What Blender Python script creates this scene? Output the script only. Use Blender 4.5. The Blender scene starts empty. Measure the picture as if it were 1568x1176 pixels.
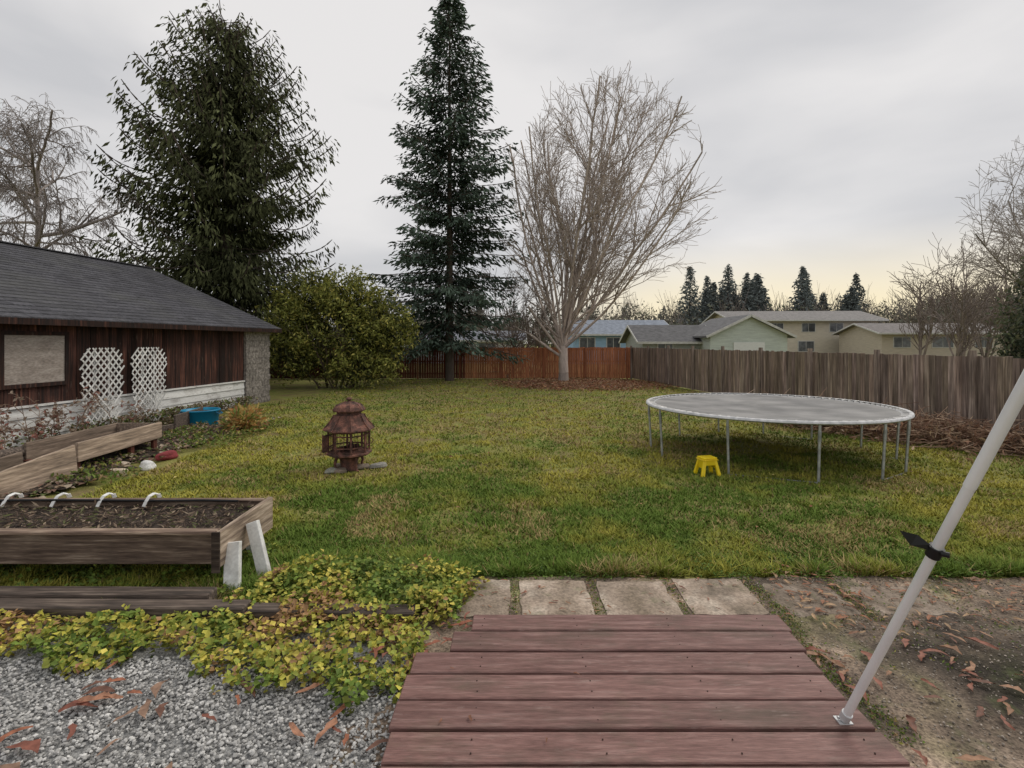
import bpy, math, random, bmesh
import numpy as np
from mathutils import Vector, Matrix
random.seed(7); R=np.random.default_rng(11)
sc=bpy.context.scene
sc.view_settings.view_transform='Standard'
sc.view_settings.look='None'; sc.view_settings.exposure=0
U=random.uniform
# ------------------------------------------------------------ materials
def mk(name,c1,c2=None,scale=5,rough=.8,bump=0.0,stretch=(1,1,1),metal=0,detail=6,fine=0,fscale=60,lo=.35,hi=.65,transl=0,spec=.3,c3=None,bdist=.02,stain=None):
    m=bpy.data.materials.new(name); m.use_nodes=True
    nt=m.node_tree; N=nt.nodes; L=nt.links; N.clear()
    out=N.new('ShaderNodeOutputMaterial'); p=N.new('ShaderNodeBsdfPrincipled')
    p.inputs['Roughness'].default_value=rough; p.inputs['Metallic'].default_value=metal
    p.inputs['Specular IOR Level'].default_value=spec
    at=N.new('ShaderNodeAttribute'); at.attribute_name='Col'
    tc=N.new('ShaderNodeTexCoord'); mp=N.new('ShaderNodeMapping'); mp.inputs['Scale'].default_value=stretch
    L.new(tc.outputs['Object'],mp.inputs['Vector'])
    col=None;n=None;n2=None
    if c2 is not None:
        n=N.new('ShaderNodeTexNoise'); n.inputs['Scale'].default_value=scale; n.inputs['Detail'].default_value=detail
        L.new(mp.outputs[0],n.inputs['Vector'])
        rp=N.new('ShaderNodeValToRGB'); e=rp.color_ramp.elements
        e[0].position=lo; e[1].position=hi; e[0].color=(*c1,1); e[1].color=(*c2,1)
        if c3: x=e.new((lo+hi)/2+.04); x.color=(*c3,1)
        L.new(n.outputs['Fac'],rp.inputs[0]); col=rp.outputs[0]
    if fine:
        n2=N.new('ShaderNodeTexNoise'); n2.inputs['Scale'].default_value=fscale; n2.inputs['Detail'].default_value=3
        L.new(mp.outputs[0],n2.inputs['Vector'])
        mr=N.new('ShaderNodeMapRange'); mr.inputs[1].default_value=.3; mr.inputs[2].default_value=.7
        mr.inputs[3].default_value=1-fine; mr.inputs[4].default_value=1+fine
        L.new(n2.outputs['Fac'],mr.inputs[0])
        vm=N.new('ShaderNodeVectorMath'); vm.operation='SCALE'; L.new(mr.outputs[0],vm.inputs['Scale'])
        if col: L.new(col,vm.inputs[0])
        else: vm.inputs[0].default_value=c1
        col=vm.outputs[0]
    v2=N.new('ShaderNodeVectorMath'); v2.operation='MULTIPLY'; L.new(at.outputs['Color'],v2.inputs[1])
    if col: L.new(col,v2.inputs[0])
    else: v2.inputs[0].default_value=c1
    res=v2.outputs[0]
    for st_ in (stain or []):     # blotches of dirt / algae: (colour, scale, lo, hi, amount, stretch)
        mp3=N.new('ShaderNodeMapping'); mp3.inputs['Scale'].default_value=st_[5]; mp3.inputs['Location'].default_value=(st_[1],2.3,1.1); L.new(tc.outputs['Object'],mp3.inputs['Vector'])
        n3=N.new('ShaderNodeTexNoise'); n3.inputs['Scale'].default_value=st_[1]; n3.inputs['Detail'].default_value=8; n3.inputs['Roughness'].default_value=.65; L.new(mp3.outputs[0],n3.inputs['Vector'])
        m3=N.new('ShaderNodeMapRange'); m3.inputs[1].default_value=st_[2]; m3.inputs[2].default_value=st_[3]; m3.inputs[4].default_value=st_[4]; L.new(n3.outputs['Fac'],m3.inputs[0])
        mx3=N.new('ShaderNodeMix'); mx3.data_type='RGBA'; mx3.inputs['B'].default_value=(*st_[0],1); L.new(m3.outputs[0],mx3.inputs['Factor']); L.new(res,mx3.inputs['A']); res=mx3.outputs['Result']
    L.new(res,p.inputs['Base Color'])
    if bump:
        b=N.new('ShaderNodeBump'); b.inputs['Strength'].default_value=bump; b.inputs['Distance'].default_value=bdist
        L.new((n2 or n).outputs['Fac'],b.inputs['Height']); L.new(b.outputs[0],p.inputs['Normal'])
    if transl:
        t=N.new('ShaderNodeBsdfTranslucent'); L.new(res,t.inputs['Color'])
        mx=N.new('ShaderNodeMixShader'); mx.inputs[0].default_value=transl
        L.new(p.outputs[0],mx.inputs[1]); L.new(t.outputs[0],mx.inputs[2]); L.new(mx.outputs[0],out.inputs[0])
    else: L.new(p.outputs[0],out.inputs[0])
    return m
# ------------------------------------------------------------ mesh helpers
def empty(name,loc=(0,0,0),rz=0):
    o=bpy.data.objects.new(name,None); sc.collection.objects.link(o)
    o.location=loc; o.rotation_euler=(0,0,rz); o.empty_display_size=.3
    return o
class B:
    def __init__(s): s.V=[];s.F=[];s.M=[];s.C=[];s.S=[]
    def add(s,v,f,m=0,c=1.0,sm=False):
        o=len(s.V); s.V+= [tuple(a) for a in v]
        cc=(c,c,c,1) if isinstance(c,(int,float)) else (*c,1)
        s.C+=[cc]*len(v)
        for a in f: s.F.append(tuple(i+o for i in a)); s.M.append(m); s.S.append(sm)
    def hexa(s,p,m=0,c=1.0):
        s.add(p,[(0,3,2,1),(4,5,6,7),(0,1,5,4),(1,2,6,5),(2,3,7,6),(3,0,4,7)],m,c)
    def box(s,x0,x1,y0,y1,z0,z1,m=0,c=1.0):
        s.hexa([(x0,y0,z0),(x1,y0,z0),(x1,y1,z0),(x0,y1,z0),(x0,y0,z1),(x1,y0,z1),(x1,y1,z1),(x0,y1,z1)],m,c)
    def beam(s,a,b,w,h,m=0,c=1.0,up=(0,0,1)):
        a=Vector(a);b=Vector(b);d=(b-a).normalized();sd=d.cross(Vector(up)).normalized();u=sd.cross(d)
        sd*=w/2;u*=h/2
        s.hexa([a-sd-u,a+sd-u,b+sd-u,b-sd-u,a-sd+u,a+sd+u,b+sd+u,b-sd+u],m,c)
    def tube(s,pts,r,n=8,m=0,c=1.0,sm=True,caps=True):
        pts=[Vector(p) for p in pts]; k=len(pts)
        rr=[r]*k if isinstance(r,(int,float)) else r
        vs=[];fs=[]; pu=None
        for i,p in enumerate(pts):
            d=(pts[min(i+1,k-1)]-pts[max(i-1,0)]).normalized()
            if pu is None: pu=d.orthogonal().normalized()
            else: pu=(pu-d*pu.dot(d)).normalized()
            w=d.cross(pu)
            for j in range(n):
                a=2*math.pi*j/n; vs.append(p+(pu*math.cos(a)+w*math.sin(a))*rr[i])
        for i in range(k-1):
            for j in range(n):
                fs.append((i*n+j,i*n+(j+1)%n,(i+1)*n+(j+1)%n,(i+1)*n+j))
        s.add(vs,fs,m,c,sm)
        if caps: 
            s.add(vs[:n],[tuple(range(n))[::-1]],m,c); s.add(vs[-n:],[tuple(range(n))],m,c)
    def lathe(s,prof,n=24,o=(0,0,0),m=0,c=1.0,sm=True,rot=0):
        vs=[];fs=[]
        for r,z in prof:
            for j in range(n):
                a=2*math.pi*j/n+rot; vs.append((o[0]+r*math.cos(a),o[1]+r*math.sin(a),o[2]+z))
        for i in range(len(prof)-1):
            for j in range(n): fs.append((i*n+j,i*n+(j+1)%n,(i+1)*n+(j+1)%n,(i+1)*n+j))
        s.add(vs,fs,m,c,sm)
    def obj(s,name,mats,parent=None,loc=(0,0,0),rz=0,bevel=0):
        me=bpy.data.meshes.new(name); me.from_pydata(s.V,[],s.F)
        for m in mats: me.materials.append(m)
        me.polygons.foreach_set('material_index',s.M); me.polygons.foreach_set('use_smooth',s.S)
        a=me.attributes.new('Col','FLOAT_COLOR','POINT'); a.data.foreach_set('color',np.array(s.C,dtype=np.float32).ravel())
        me.update()
        o=bpy.data.objects.new(name,me); sc.collection.objects.link(o)
        o.location=loc; o.rotation_euler=(0,0,rz)
        if parent: o.parent=parent
        if bevel:
            b=o.modifiers.new('bevel','BEVEL'); b.width=bevel; b.segments=1; b.limit_method='ANGLE'; b.angle_limit=math.radians(50)
        return o
def fastmesh(name,V,F,col,mat,parent=None,loc=(0,0,0),smooth=False):
    V=np.asarray(V,np.float32);F=np.asarray(F,np.int32);k=F.shape[1]
    me=bpy.data.meshes.new(name)
    me.vertices.add(len(V)); me.vertices.foreach_set('co',V.ravel())
    me.loops.add(F.size); me.loops.foreach_set('vertex_index',F.ravel())
    me.polygons.add(len(F)); me.polygons.foreach_set('loop_start',np.arange(0,F.size,k,dtype=np.int32))
    me.polygons.foreach_set('use_smooth',np.full(len(F),smooth))
    a=me.attributes.new('Col','FLOAT_COLOR','POINT')
    c4=np.ones((len(V),4),np.float32); c4[:,:3]=col; a.data.foreach_set('color',c4.ravel())
    me.materials.append(mat); me.update(calc_edges=True); me.validate()
    o=bpy.data.objects.new(name,me); sc.collection.objects.link(o); o.location=loc
    if parent: o.parent=parent
    return o
def nrm(a): return a/np.maximum(np.linalg.norm(a,axis=1,keepdims=True),1e-6)
def rdir(n): return nrm(R.normal(size=(n,3)))
def leaves(name,C,D,Nn,Ln,W,col,mat,parent=None,fold=.2,loc=(0,0,0),mid=.45):
    n=len(C); D=nrm(D); S=nrm(np.cross(D,Nn)); Nn=np.cross(S,D)
    Ln=np.broadcast_to(np.asarray(Ln,float),(n,))[:,None]; W=np.broadcast_to(np.asarray(W,float),(n,))[:,None]
    V=np.stack([C,C+D*Ln*mid+S*W/2+Nn*W*fold,C+D*Ln,C+D*Ln*mid-S*W/2+Nn*W*fold],1).reshape(-1,3)
    F=np.arange(4*n).reshape(n,4)
    return fastmesh(name,V,F,np.repeat(np.broadcast_to(col,(n,3)),4,axis=0),mat,parent,loc)
def segs_mesh(name,P0,P1,R0,R1,col,mat,parent=None,k=4,loc=(0,0,0)):
    P0=np.array(P0);P1=np.array(P1);R0=np.array(R0)[:,None];R1=np.array(R1)[:,None]; n=len(P0)
    D=nrm(P1-P0); A=np.where(np.abs(D[:,2:3])<.9,np.array([[0,0,1.]]),np.array([[1.,0,0]]))
    X=nrm(np.cross(D,A)); Y=np.cross(D,X); V=[]
    for P,Rr in ((P0,R0),(P1,R1)):
        for j in range(k):
            a=2*math.pi*j/k; V.append(P+(X*math.cos(a)+Y*math.sin(a))*Rr)
    V=np.stack(V,1).reshape(-1,3); b=(np.arange(n)*2*k)[:,None]
    F=np.concatenate([b+np.array([[j,(j+1)%k,k+(j+1)%k,k+j]]) for j in range(k)])
    c=np.broadcast_to(col,(n,3)); return fastmesh(name,V,F,np.repeat(c,2*k,axis=0),mat,parent,loc,True)
def vnoise(x,y,s,seed=0):
    x=np.asarray(x,float)*s+seed*17.3;y=np.asarray(y,float)*s+seed*9.1
    xi=np.floor(x);yi=np.floor(y);fx=x-xi;fy=y-yi;fx=fx*fx*(3-2*fx);fy=fy*fy*(3-2*fy)
    h=lambda a,b:(np.sin(a*127.1+b*311.7+seed)*43758.5453)%1.0
    return (h(xi,yi)*(1-fx)+h(xi+1,yi)*fx)*(1-fy)+(h(xi,yi+1)*(1-fx)+h(xi+1,yi+1)*fx)*fy
def fbm(x,y,s,seed=0): return .5*vnoise(x,y,s,seed)+.3*vnoise(x,y,s*2.1,seed+1)+.2*vnoise(x,y,s*4.3,seed+2)
def gz(x,y):
    w=np.clip((y-5)/3,0,1)
    return w*(.05*fbm(x,y,.5,3)+.03*vnoise(x,y,2.2,5)-.035)
# ------------------------------------------------------------ camera
cam=bpy.data.cameras.new('camera'); co=bpy.data.objects.new('camera',cam); sc.collection.objects.link(co)
co.location=(0,0,2.1); co.rotation_euler=(math.radians(90),0,0)
cam.sensor_width=36; cam.lens=18.37; cam.shift_y=-0.0408; cam.clip_end=3000; cam.clip_start=.05
sc.camera=co
# ------------------------------------------------------------ sky + sun
w=bpy.data.worlds.new('World'); sc.world=w; w.use_nodes=True
nt=w.node_tree; N=nt.nodes; L=nt.links; N.clear()
wo=N.new('ShaderNodeOutputWorld'); bg=N.new('ShaderNodeBackground'); bg.inputs['Strength'].default_value=.12
sky=N.new('ShaderNodeTexSky'); sky.sky_type='NISHITA'; sky.sun_disc=False
EL=math.radians(48); AZ=math.radians(48)
sky.sun_elevation=EL; sky.sun_rotation=AZ
tc=N.new('ShaderNodeTexCoord'); mp=N.new('ShaderNodeMapping'); mp.inputs['Scale'].default_value=(1,1,3.0); mp.inputs['Location'].default_value=(3.1,.4,.2)
L.new(tc.outputs['Generated'],mp.inputs[0])
n1=N.new('ShaderNodeTexNoise'); n1.inputs['Scale'].default_value=1.9; n1.inputs['Detail'].default_value=5; n1.inputs['Roughness'].default_value=.45; n1.inputs['Distortion'].default_value=.4
L.new(mp.outputs[0],n1.inputs['Vector'])
rp=N.new('ShaderNodeValToRGB'); e=rp.color_ramp.elements
e[0].position=.34; e[0].color=(.60,.60,.615,1); e[1].position=.64; e[1].color=(.83,.81,.80,1)
L.new(n1.outputs['Fac'],rp.inputs[0])
sx=N.new('ShaderNodeSeparateXYZ'); L.new(tc.outputs['Generated'],sx.inputs[0])
mr=N.new('ShaderNodeMapRange'); mr.interpolation_type='SMOOTHSTEP'; mr.inputs[1].default_value=.20; mr.inputs[2].default_value=.02; mr.inputs[3].default_value=0; mr.inputs[4].default_value=1
L.new(sx.outputs['Z'],mr.inputs[0])
dp=N.new('ShaderNodeVectorMath'); dp.operation='DOT_PRODUCT'; dp.inputs[1].default_value=(math.sin(math.radians(31)),math.cos(math.radians(31)),0); L.new(tc.outputs['Generated'],dp.inputs[0])
m2=N.new('ShaderNodeMapRange'); m2.interpolation_type='SMOOTHSTEP'; m2.inputs[1].default_value=.84; m2.inputs[2].default_value=.99
L.new(dp.outputs['Value'],m2.inputs[0])
mu=N.new('ShaderNodeMath'); mu.operation='MULTIPLY'; L.new(mr.outputs[0],mu.inputs[0]); L.new(m2.outputs[0],mu.inputs[1])
mu2=N.new('ShaderNodeMath'); mu2.operation='MULTIPLY'; mu2.inputs[1].default_value=.85; L.new(mu.outputs[0],mu2.inputs[0])
mw=N.new('ShaderNodeMix'); mw.data_type='RGBA'; mw.inputs['B'].default_value=(1.05,.88,.52,1)
L.new(mu2.outputs[0],mw.inputs['Factor']); L.new(rp.outputs[0],mw.inputs['A'])
scl=N.new('ShaderNodeVectorMath'); scl.operation='SCALE'; scl.inputs['Scale'].default_value=8.3; L.new(mw.outputs['Result'],scl.inputs[0])
mx=N.new('ShaderNodeMix'); mx.data_type='RGBA'; mx.inputs['Factor'].default_value=.96
L.new(sky.outputs[0],mx.inputs['A']); L.new(scl.outputs[0],mx.inputs['B'])
L.new(mx.outputs['Result'],bg.inputs['Color']); L.new(bg.outputs[0],wo.inputs['Surface'])
sd=Vector((math.sin(AZ)*math.cos(EL),math.cos(AZ)*math.cos(EL),math.sin(EL)))
sl=bpy.data.lights.new('sun','SUN'); sl.energy=1.5; sl.angle=math.radians(30); sl.color=(1,.93,.82)
so=bpy.data.objects.new('sun',sl); sc.collection.objects.link(so); so.rotation_euler=(-sd).to_track_quat('-Z','Y').to_euler(); so.location=(20,20,30)
# ------------------------------------------------------------ material library
leafm=mk('foliage_leaf',(1,1,1),rough=.6,transl=.2,spec=.25)
needle=mk('needles',(1,1,1),rough=.8,spec=.1)
grassm=mk('grass_blade',(1,1,1),rough=.8,spec=.1)
bark=mk('bark',(.8,.8,.8),(1.1,1.1,1.1),scale=6,rough=.9,bump=.3,stretch=(3,3,.6))
def wood(name,c1,c2,st=(2.2,32,32),c3=None,rough=.8,fine=.3,bump=.25,lo=.32,hi=.68,scale=1.0,stain=None):
    return mk(name,c1,c2,scale=scale,rough=rough,bump=bump,stretch=st,fine=fine,fscale=5,lo=lo,hi=hi,c3=c3,bdist=.01,stain=stain)
VS=(22,22,1.0); I3=(1,1,1)
# ------------------------------------------------------------ ground
xs=np.concatenate([-np.geomspace(600,16,22),np.arange(-15.6,15.7,.3),np.geomspace(16,600,22)])
ys=np.concatenate([-np.geomspace(300,3,14),np.arange(-2.7,32,.3),np.geomspace(32.3,900,26)])
GX,GY=np.meshgrid(xs,ys); GZ=gz(GX,GY)*(np.abs(GX)<30)*(GY<32)
V=np.stack([GX,GY,GZ],2).reshape(-1,3); nx=len(xs)
i,j=np.meshgrid(np.arange(nx-1),np.arange(len(ys)-1)); b0=(j*nx+i).ravel()
F=np.stack([b0,b0+1,b0+nx+1,b0+nx],1)
gm=mk('lawn_ground',(.18,.14,.06),(.17,.20,.04),scale=1.3,rough=.95,bump=.6,fine=.35,fscale=38,c3=(.23,.225,.06),bdist=.03)
fastmesh('ground',V,F,1.0,gm,smooth=True)
def grass(n,dmin,dmax,name,xf=1.22):
    u=R.uniform(1/dmax,1/dmin,n); y=1/u; x=R.uniform(-xf,xf,n)*y
    k=(x>-9.2+(y-9.9)*.118)&(x<6.8+(30-y)*.1508)&(y<29.8)
    k&=~((x>-.45)&(y<4.60+.14*fbm(x,y,3,8)))
    k&=~((x<-6.1+.5*fbm(x,y,1,4))&(y>5)&(y<12.2))
    k&=~((x<-.45)&(y<4.02))
    pl=((x-2.9)/3.6)**2+((y-26)/3.2)**2; k&=~((pl<1)&(R.random(n)<.75))
    k&=~((((x+2.7)**2+(y-8.66)**2)<.09))
    k&=~((fbm(x,y,1.3,77)<.36)&(R.random(n)<.6))      # thin worn spots
    x=x[k];y=y[k];n=len(x)
    cl=fbm(x,y,5,31)
    patch=fbm(x,y,.45,12); p2=fbm(x,y,1.9,22)
    green=np.array([.140,.212,.038]); yel=np.array([.40,.365,.070]); deep=np.array([.075,.130,.026]); brn=np.array([.42,.32,.145])
    far=np.clip((y-4.8)/4.5,0,1)
    t=np.clip(.10+.52*far+(patch-.5)*2.3+(p2-.5)*2.1+R.normal(0,.10,n),0,1)[:,None]
    c=green*(1-t)+yel*t
    dk=np.clip((.48-cl)*4,0,1)[:,None]*.6; c=c*(1-dk)+deep*dk
    bp=fbm(x,y,1.1,66); b=(R.random(n)<.03+1.0*np.clip((bp-.53)*4,0,.55)); c[b]=brn*R.uniform(.8,1.1,(b.sum(),1))
    sh=(((x-4.83)**2+(y-9.9)**2)<4.4)[:,None]; c=np.where(sh,c*.9,c)  # trampoline's shade painted into the colour of the grass beneath it
    c*=R.uniform(.85,1.15,(n,1))
    h=(.016+.038*cl)*(1+.03*y)*R.uniform(.6,1.3,n)
    edge=np.clip((5.2-y)/.5,0,1)*(.3+1.0*(cl>.45)); h*=1+.9*edge
    wd=.0046*(1+y*.17)*R.uniform(.7,1.4,n)
    a=R.uniform(0,2*math.pi,n); ca,sa=np.cos(a),np.sin(a); S=np.stack([ca,sa,0*a],1)*wd[:,None]
    l=np.abs(R.normal(.9,.8,n))*h      # blades lean over, showing their faces to the sky
    P=np.stack([x,y,gz(x,y)-.004],1); T=P.copy(); T[:,0]+=-sa*l;T[:,1]+=ca*l;T[:,2]+=h
    V=np.stack([P-S,P+S,T],1).reshape(-1,3)
    cc=np.repeat(c,3,axis=0); cc[0::3]*=.88; cc[1::3]*=.88  # blade feet darkened: grass self-shadow put into the vertex colour
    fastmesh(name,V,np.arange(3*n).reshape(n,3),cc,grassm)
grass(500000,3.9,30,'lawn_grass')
def litter(name,x,y,size,cols,z0=.02,curl=.3,zf=None):
    n=len(x); z=(gz(x,y) if zf is None else zf)+z0+R.uniform(0,.02,n)
    C=np.stack([x,y,z],1); a=R.uniform(0,6.28,n); D=np.stack([np.cos(a),np.sin(a),R.normal(0,.25,n)],1)
    Nn=nrm(np.stack([R.normal(0,.35,n),R.normal(0,.35,n),np.ones(n)],1))
    s=size*R.uniform(.6,1.3,n); col=np.array(cols)[R.integers(0,len(cols),n)]*R.uniform(.7,1.25,(n,1))
    return leaves(name,C,D,Nn,s,s*.6,col,leafm,fold=curl)
BR=[(.30,.13,.075),(.22,.11,.07),(.38,.21,.11),(.32,.22,.13)]
n=9000;a=R.uniform(0,6.28,n);r=np.sqrt(R.random(n))*R.uniform(.6,1.1,n)
litter('fallen_leaves',3.4+4.6*r*np.cos(a),26+4.0*r*np.sin(a),.13,BR,z0=.05)
n=2200; litter('fallen_leaves',R.uniform(-6,8,n),5+23*np.sqrt(R.random(n)),.06,BR+[(.55,.46,.18)],z0=.04)
# ------------------------------------------------------------ paving / gravel
conc=mk('old_concrete',(.24,.19,.14),(.50,.42,.34),scale=3.5,rough=.9,bump=.5,fine=.3,fscale=45,c3=(.39,.31,.245),stain=[((.10,.085,.065),2.5,.52,.72,.75,I3),((.12,.14,.06),5,.56,.70,.5,I3)])
def rough_slab(b,x0,x1,y0,y1,z,c):
    nx_=8;ny_=6; vs=[];fs=[]
    for q in range(ny_+1):
        for p in range(nx_+1):
            x=x0+(x1-x0)*p/nx_; y=y0+(y1-y0)*q/ny_
            ed=(p in(0,nx_)) or (q in(0,ny_))
            vs.append((x+(U(-.012,.012) if ed else 0),y+(U(-.012,.012) if ed else 0),z+U(-.002,.002)-(.012 if ed else 0)))
    for q in range(ny_):
        for p in range(nx_): a_=q*(nx_+1)+p; fs.append((a_,a_+1,a_+nx_+2,a_+nx_+1))
    b.add(vs,fs,0,c,True)
    ring=[q for q in range(nx_+1)]+[q*(nx_+1)+nx_ for q in range(1,ny_+1)]+[ny_*(nx_+1)+p for p in range(nx_-1,-1,-1)]+[q*(nx_+1) for q in range(ny_-1,0,-1)]
    top=[vs[k] for k in ring]; bot=[(v[0],v[1],-.02) for v in top]; m_=len(ring)
    b.add(top+bot,[(k,k+m_,(k+1)%m_+m_,(k+1)%m_) for k in range(m_)],0,c*.7)
b=B()
for x0,x1 in ((-.98,-.5),(-.42,-.02),(.07,.63),(.73,1.30),(1.40,1.98)):
    rough_slab(b,x0,x1,3.98+U(-.02,.02),4.56+U(-.03,.03),.035,U(.85,1.1))
for x0,x1,y0,y1 in ((2.10,2.72,3.95,4.55),(2.80,3.5,3.98,4.5)):
    rough_slab(b,x0,x1,y0,y1,.02,U(.6,.72))
b.obj('concrete_path',[conc])
dm=mk('dirt_pad',(.09,.07,.056),(.36,.285,.22),scale=2.2,rough=.9,bump=.9,fine=.5,fscale=55,c3=(.21,.165,.125),lo=.36,hi=.64,bdist=.02,stain=[((.045,.038,.03),1.3,.48,.68,.7,I3),((.10,.12,.045),3.5,.55,.68,.55,I3)])
def sheet(name,x0,x1,y0,y1,z,mat,step=.1,colf=None,amp=.0,edge=.12):
    xs=np.arange(x0,x1+.001,step);ys=np.arange(y0,y1+.001,step);X,Y=np.meshgrid(xs,ys)
    Z=z+amp*fbm(X,Y,6,2)
    Y=Y+np.where(Y==Y.max(),edge*(fbm(X,Y,3,6)-.5)*2,0); X=X+np.where(X==X.max(),edge*(fbm(X,Y,3,6)-.5)*2,0)
    V=np.stack([X,Y,Z],2).reshape(-1,3);k=len(xs);i,j=np.meshgrid(np.arange(k-1),np.arange(len(ys)-1));q=(j*k+i).ravel()
    c=1.0 if colf is None else colf(V[:,0],V[:,1])
    return fastmesh(name,V,np.stack([q,q+1,q+k+1,q+k],1),c,mat,smooth=True)
def dcol(x,y):
    d=np.clip((x-2.25)/.6,0,1)*np.clip((4.05-y)/.5,0,1)
    v=1.3-.95*d*np.clip(.7+fbm(x,y,1.5,9)*.5,0,1)+.6*(fbm(x,y,2.5,4)-.5)
    ms=np.clip((fbm(x,y,1.8,91)-.56)*4,0,1)[:,None]
    return v[:,None]*((1-ms)*np.array([[1,.97,.95]])+ms*np.array([[.60,.72,.42]]))
sheet('dirt_ground',-.9,9.5,-1,4.66,.008,dm,colf=dcol,amp=.01,step=.06)
gv=mk('gravel_bed',(.13,.13,.13),(.36,.36,.35),scale=60,rough=.9,bump=.8,fine=.3,fscale=140,bdist=.01)
sheet('gravel_ground',-7,-.62,-1,3.9,.012,gv,edge=0)
t=(1+5**.5)/2
ico=np.array([(-1,t,0),(1,t,0),(-1,-t,0),(1,-t,0),(0,-1,t),(0,1,t),(0,-1,-t),(0,1,-t),(t,0,-1),(t,0,1),(-t,0,-1),(-t,0,1)])/1.9
icf=np.array([(0,11,5),(0,5,1),(0,1,7),(0,7,10),(0,10,11),(1,5,9),(5,11,4),(11,10,2),(10,7,6),(7,1,8),(3,9,4),(3,4,2),(3,2,6),(3,6,8),(3,8,9),(4,9,5),(2,4,11),(6,2,10),(8,6,7),(9,8,1)])
def stones(name,x,y,z,s,cols,mat):
    n=len(x); A=R.normal(size=(n,3,3)); Q,_=np.linalg.qr(A)
    S=s[:,None]*R.uniform(.55,1.2,(n,3))
    v=ico[None]*R.uniform(.75,1.15,(n,12,1)); v=v*S[:,None,:]; v=np.einsum('nij,nkj->nki',Q,v); v[:,:,2]*=.75
    v+=np.stack([x,y,z],1)[:,None]
    F=(icf[None]+(np.arange(n)*12)[:,None,None]).reshape(-1,3)
    return fastmesh(name,v.reshape(-1,3),F,np.repeat(cols,12,axis=0),mat)
stm=mk('stone',(.85,.85,.85),(1.1,1.1,1.1),scale=40,rough=.85)
n=24000; x=R.uniform(-4.6,-.60,n); y=R.uniform(1.9,3.45,n); g=R.uniform(.20,.66,n); g*=.75+.5*fbm(x,y,1.2,3)
stones('gravel',x,y,R.uniform(.012,.03,n),R.uniform(.005,.015,n),np.stack([g,g*.985,g*.95],1),stm)
n=7000; x=R.uniform(1.9,5.5,n); y=R.uniform(1.9,4.6,n); g=R.uniform(.08,.42,n)
stones('pebbles',x,y,R.uniform(.012,.02,n),R.uniform(.003,.009,n),np.stack([g*1.1,g*.95,g*.8],1),stm)
def big_leaf(b,x,y,z,s,c):
    a=U(0,6.28); ca,sa=math.cos(a),math.sin(a); vs=[];fs=[]; n=7
    wd=[.02,.16,.27,.20,.30,.17,.02]; k=U(.1,.5); tw=U(-.4,.4); nar=U(.45,.9)
    for q in range(n):
        t_=q/(n-1)-.5; w_=wd[q]*U(.6,1.2)*nar
        for sg in (-1,0,1):
            lx=t_; ly=sg*w_*.75+.12*math.sin(t_*4+tw*8); lz=abs(sg)*k*w_+.06*math.sin(t_*3.1+1.5)+tw*t_*sg*.3
            vs.append((x+s*(lx*ca-ly*sa),y+s*(lx*sa+ly*ca),z+.012+s*max(lz,-.02)))
    for q in range(n-1):
        for p in (0,1): o=q*3+p; fs.append((o,o+1,o+4,o+3))
    b.add(vs,fs,0,c,True)
dl=mk('dead_leaf',(.65,.65,.65),(1.2,1.2,1.2),scale=25,rough=.6,transl=.15)
b=B()
for k in range(85): big_leaf(b,U(-4.3,-.65),U(2.2,3.35),.035,U(.08,.22),random.choice([(.36,.14,.08),(.26,.10,.07),(.42,.21,.13),(.20,.10,.07),(.32,.2,.14)]))
for k in range(90): big_leaf(b,U(1.95,4.2),U(2.3,3.7),.02,U(.05,.2),random.choice([(.30,.12,.08),(.2,.09,.06),(.36,.2,.12)]))
for k in range(520): big_leaf(b,U(2.2,5.6),U(3.7,4.85),.02,U(.03,.11),random.choice([(.34,.15,.08),(.24,.12,.07),(.42,.27,.15)]))
for k in range(80): big_leaf(b,U(-.9,2.2),U(3.85,4.6),.03,U(.03,.08),random.choice([(.30,.12,.07),(.2,.09,.06),(.36,.2,.12)]))
for k in range(26): big_leaf(b,U(-.95,-.3),U(3.3,4.0),.06,U(.06,.13),random.choice([(.33,.12,.07),(.25,.10,.07)]))
for k in range(7): big_leaf(b,U(-.5,1.7),U(2.5,3.7),.12,U(.03,.05),(.28,.13,.08))
b.obj('dead_leaves',[dl])
# ------------------------------------------------------------ deck
deckm=wood('deck_stain',(.145,.075,.066),(.275,.168,.150),st=(3.0,34,34),c3=(.21,.115,.101),rough=.6,fine=.25,bump=.4,stain=[((.085,.07,.05),2.2,.50,.72,.6,(1,2.2,1)),((.33,.25,.22),6,.60,.72,.55,(1,5,1)),((.11,.12,.06),1.4,.57,.74,.45,I3)])
dk=empty('wooden_deck',(0,0,0)); b=B(); z=.12
edges=[3.81,3.585,3.35,3.125,2.895,2.67,2.45,2.23,2.01,1.79,1.57,1.35,1.13]
lefts=[-.28,-.40,-.615,-.63,-.635,-.62,-.615]+[-.62]*6
rts=[1.93,1.90,1.87,1.86,1.87,1.88,1.88]+[1.88]*6
for k in range(len(edges)-1):
    b.box(lefts[k],rts[k],edges[k+1]+.013,edges[k]-.007,z-.035+U(-.002,.002),z+U(-.003,.003),0,U(.86,1.1))
o=b.obj('deck_boards',[deckm],dk,bevel=.006)
b=B(); b.box(-.25,1.84,3.62,3.66,.0,.08,0,.4)
for x in (-.2,.45,1.1,1.75): b.box(x-.02,x+.02,1.2,3.6,.015,.082,0,.3)
b.obj('joists',[deckm],dk)
b=B()
for k in range(len(edges)-1):
    for x in (-.2,.45,1.1,1.75):
        for q in (.3,.7):
            y=edges[k]*(1-q)+edges[k+1]*q; b.lathe([(0.0001,.0035),(.004,.003),(.004,-.002)],8,(x+U(-.01,.01),y,z),0)
b.obj('screws',[mk('screw',(.07,.045,.04),rough=.5,metal=.7)],dk)
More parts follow.
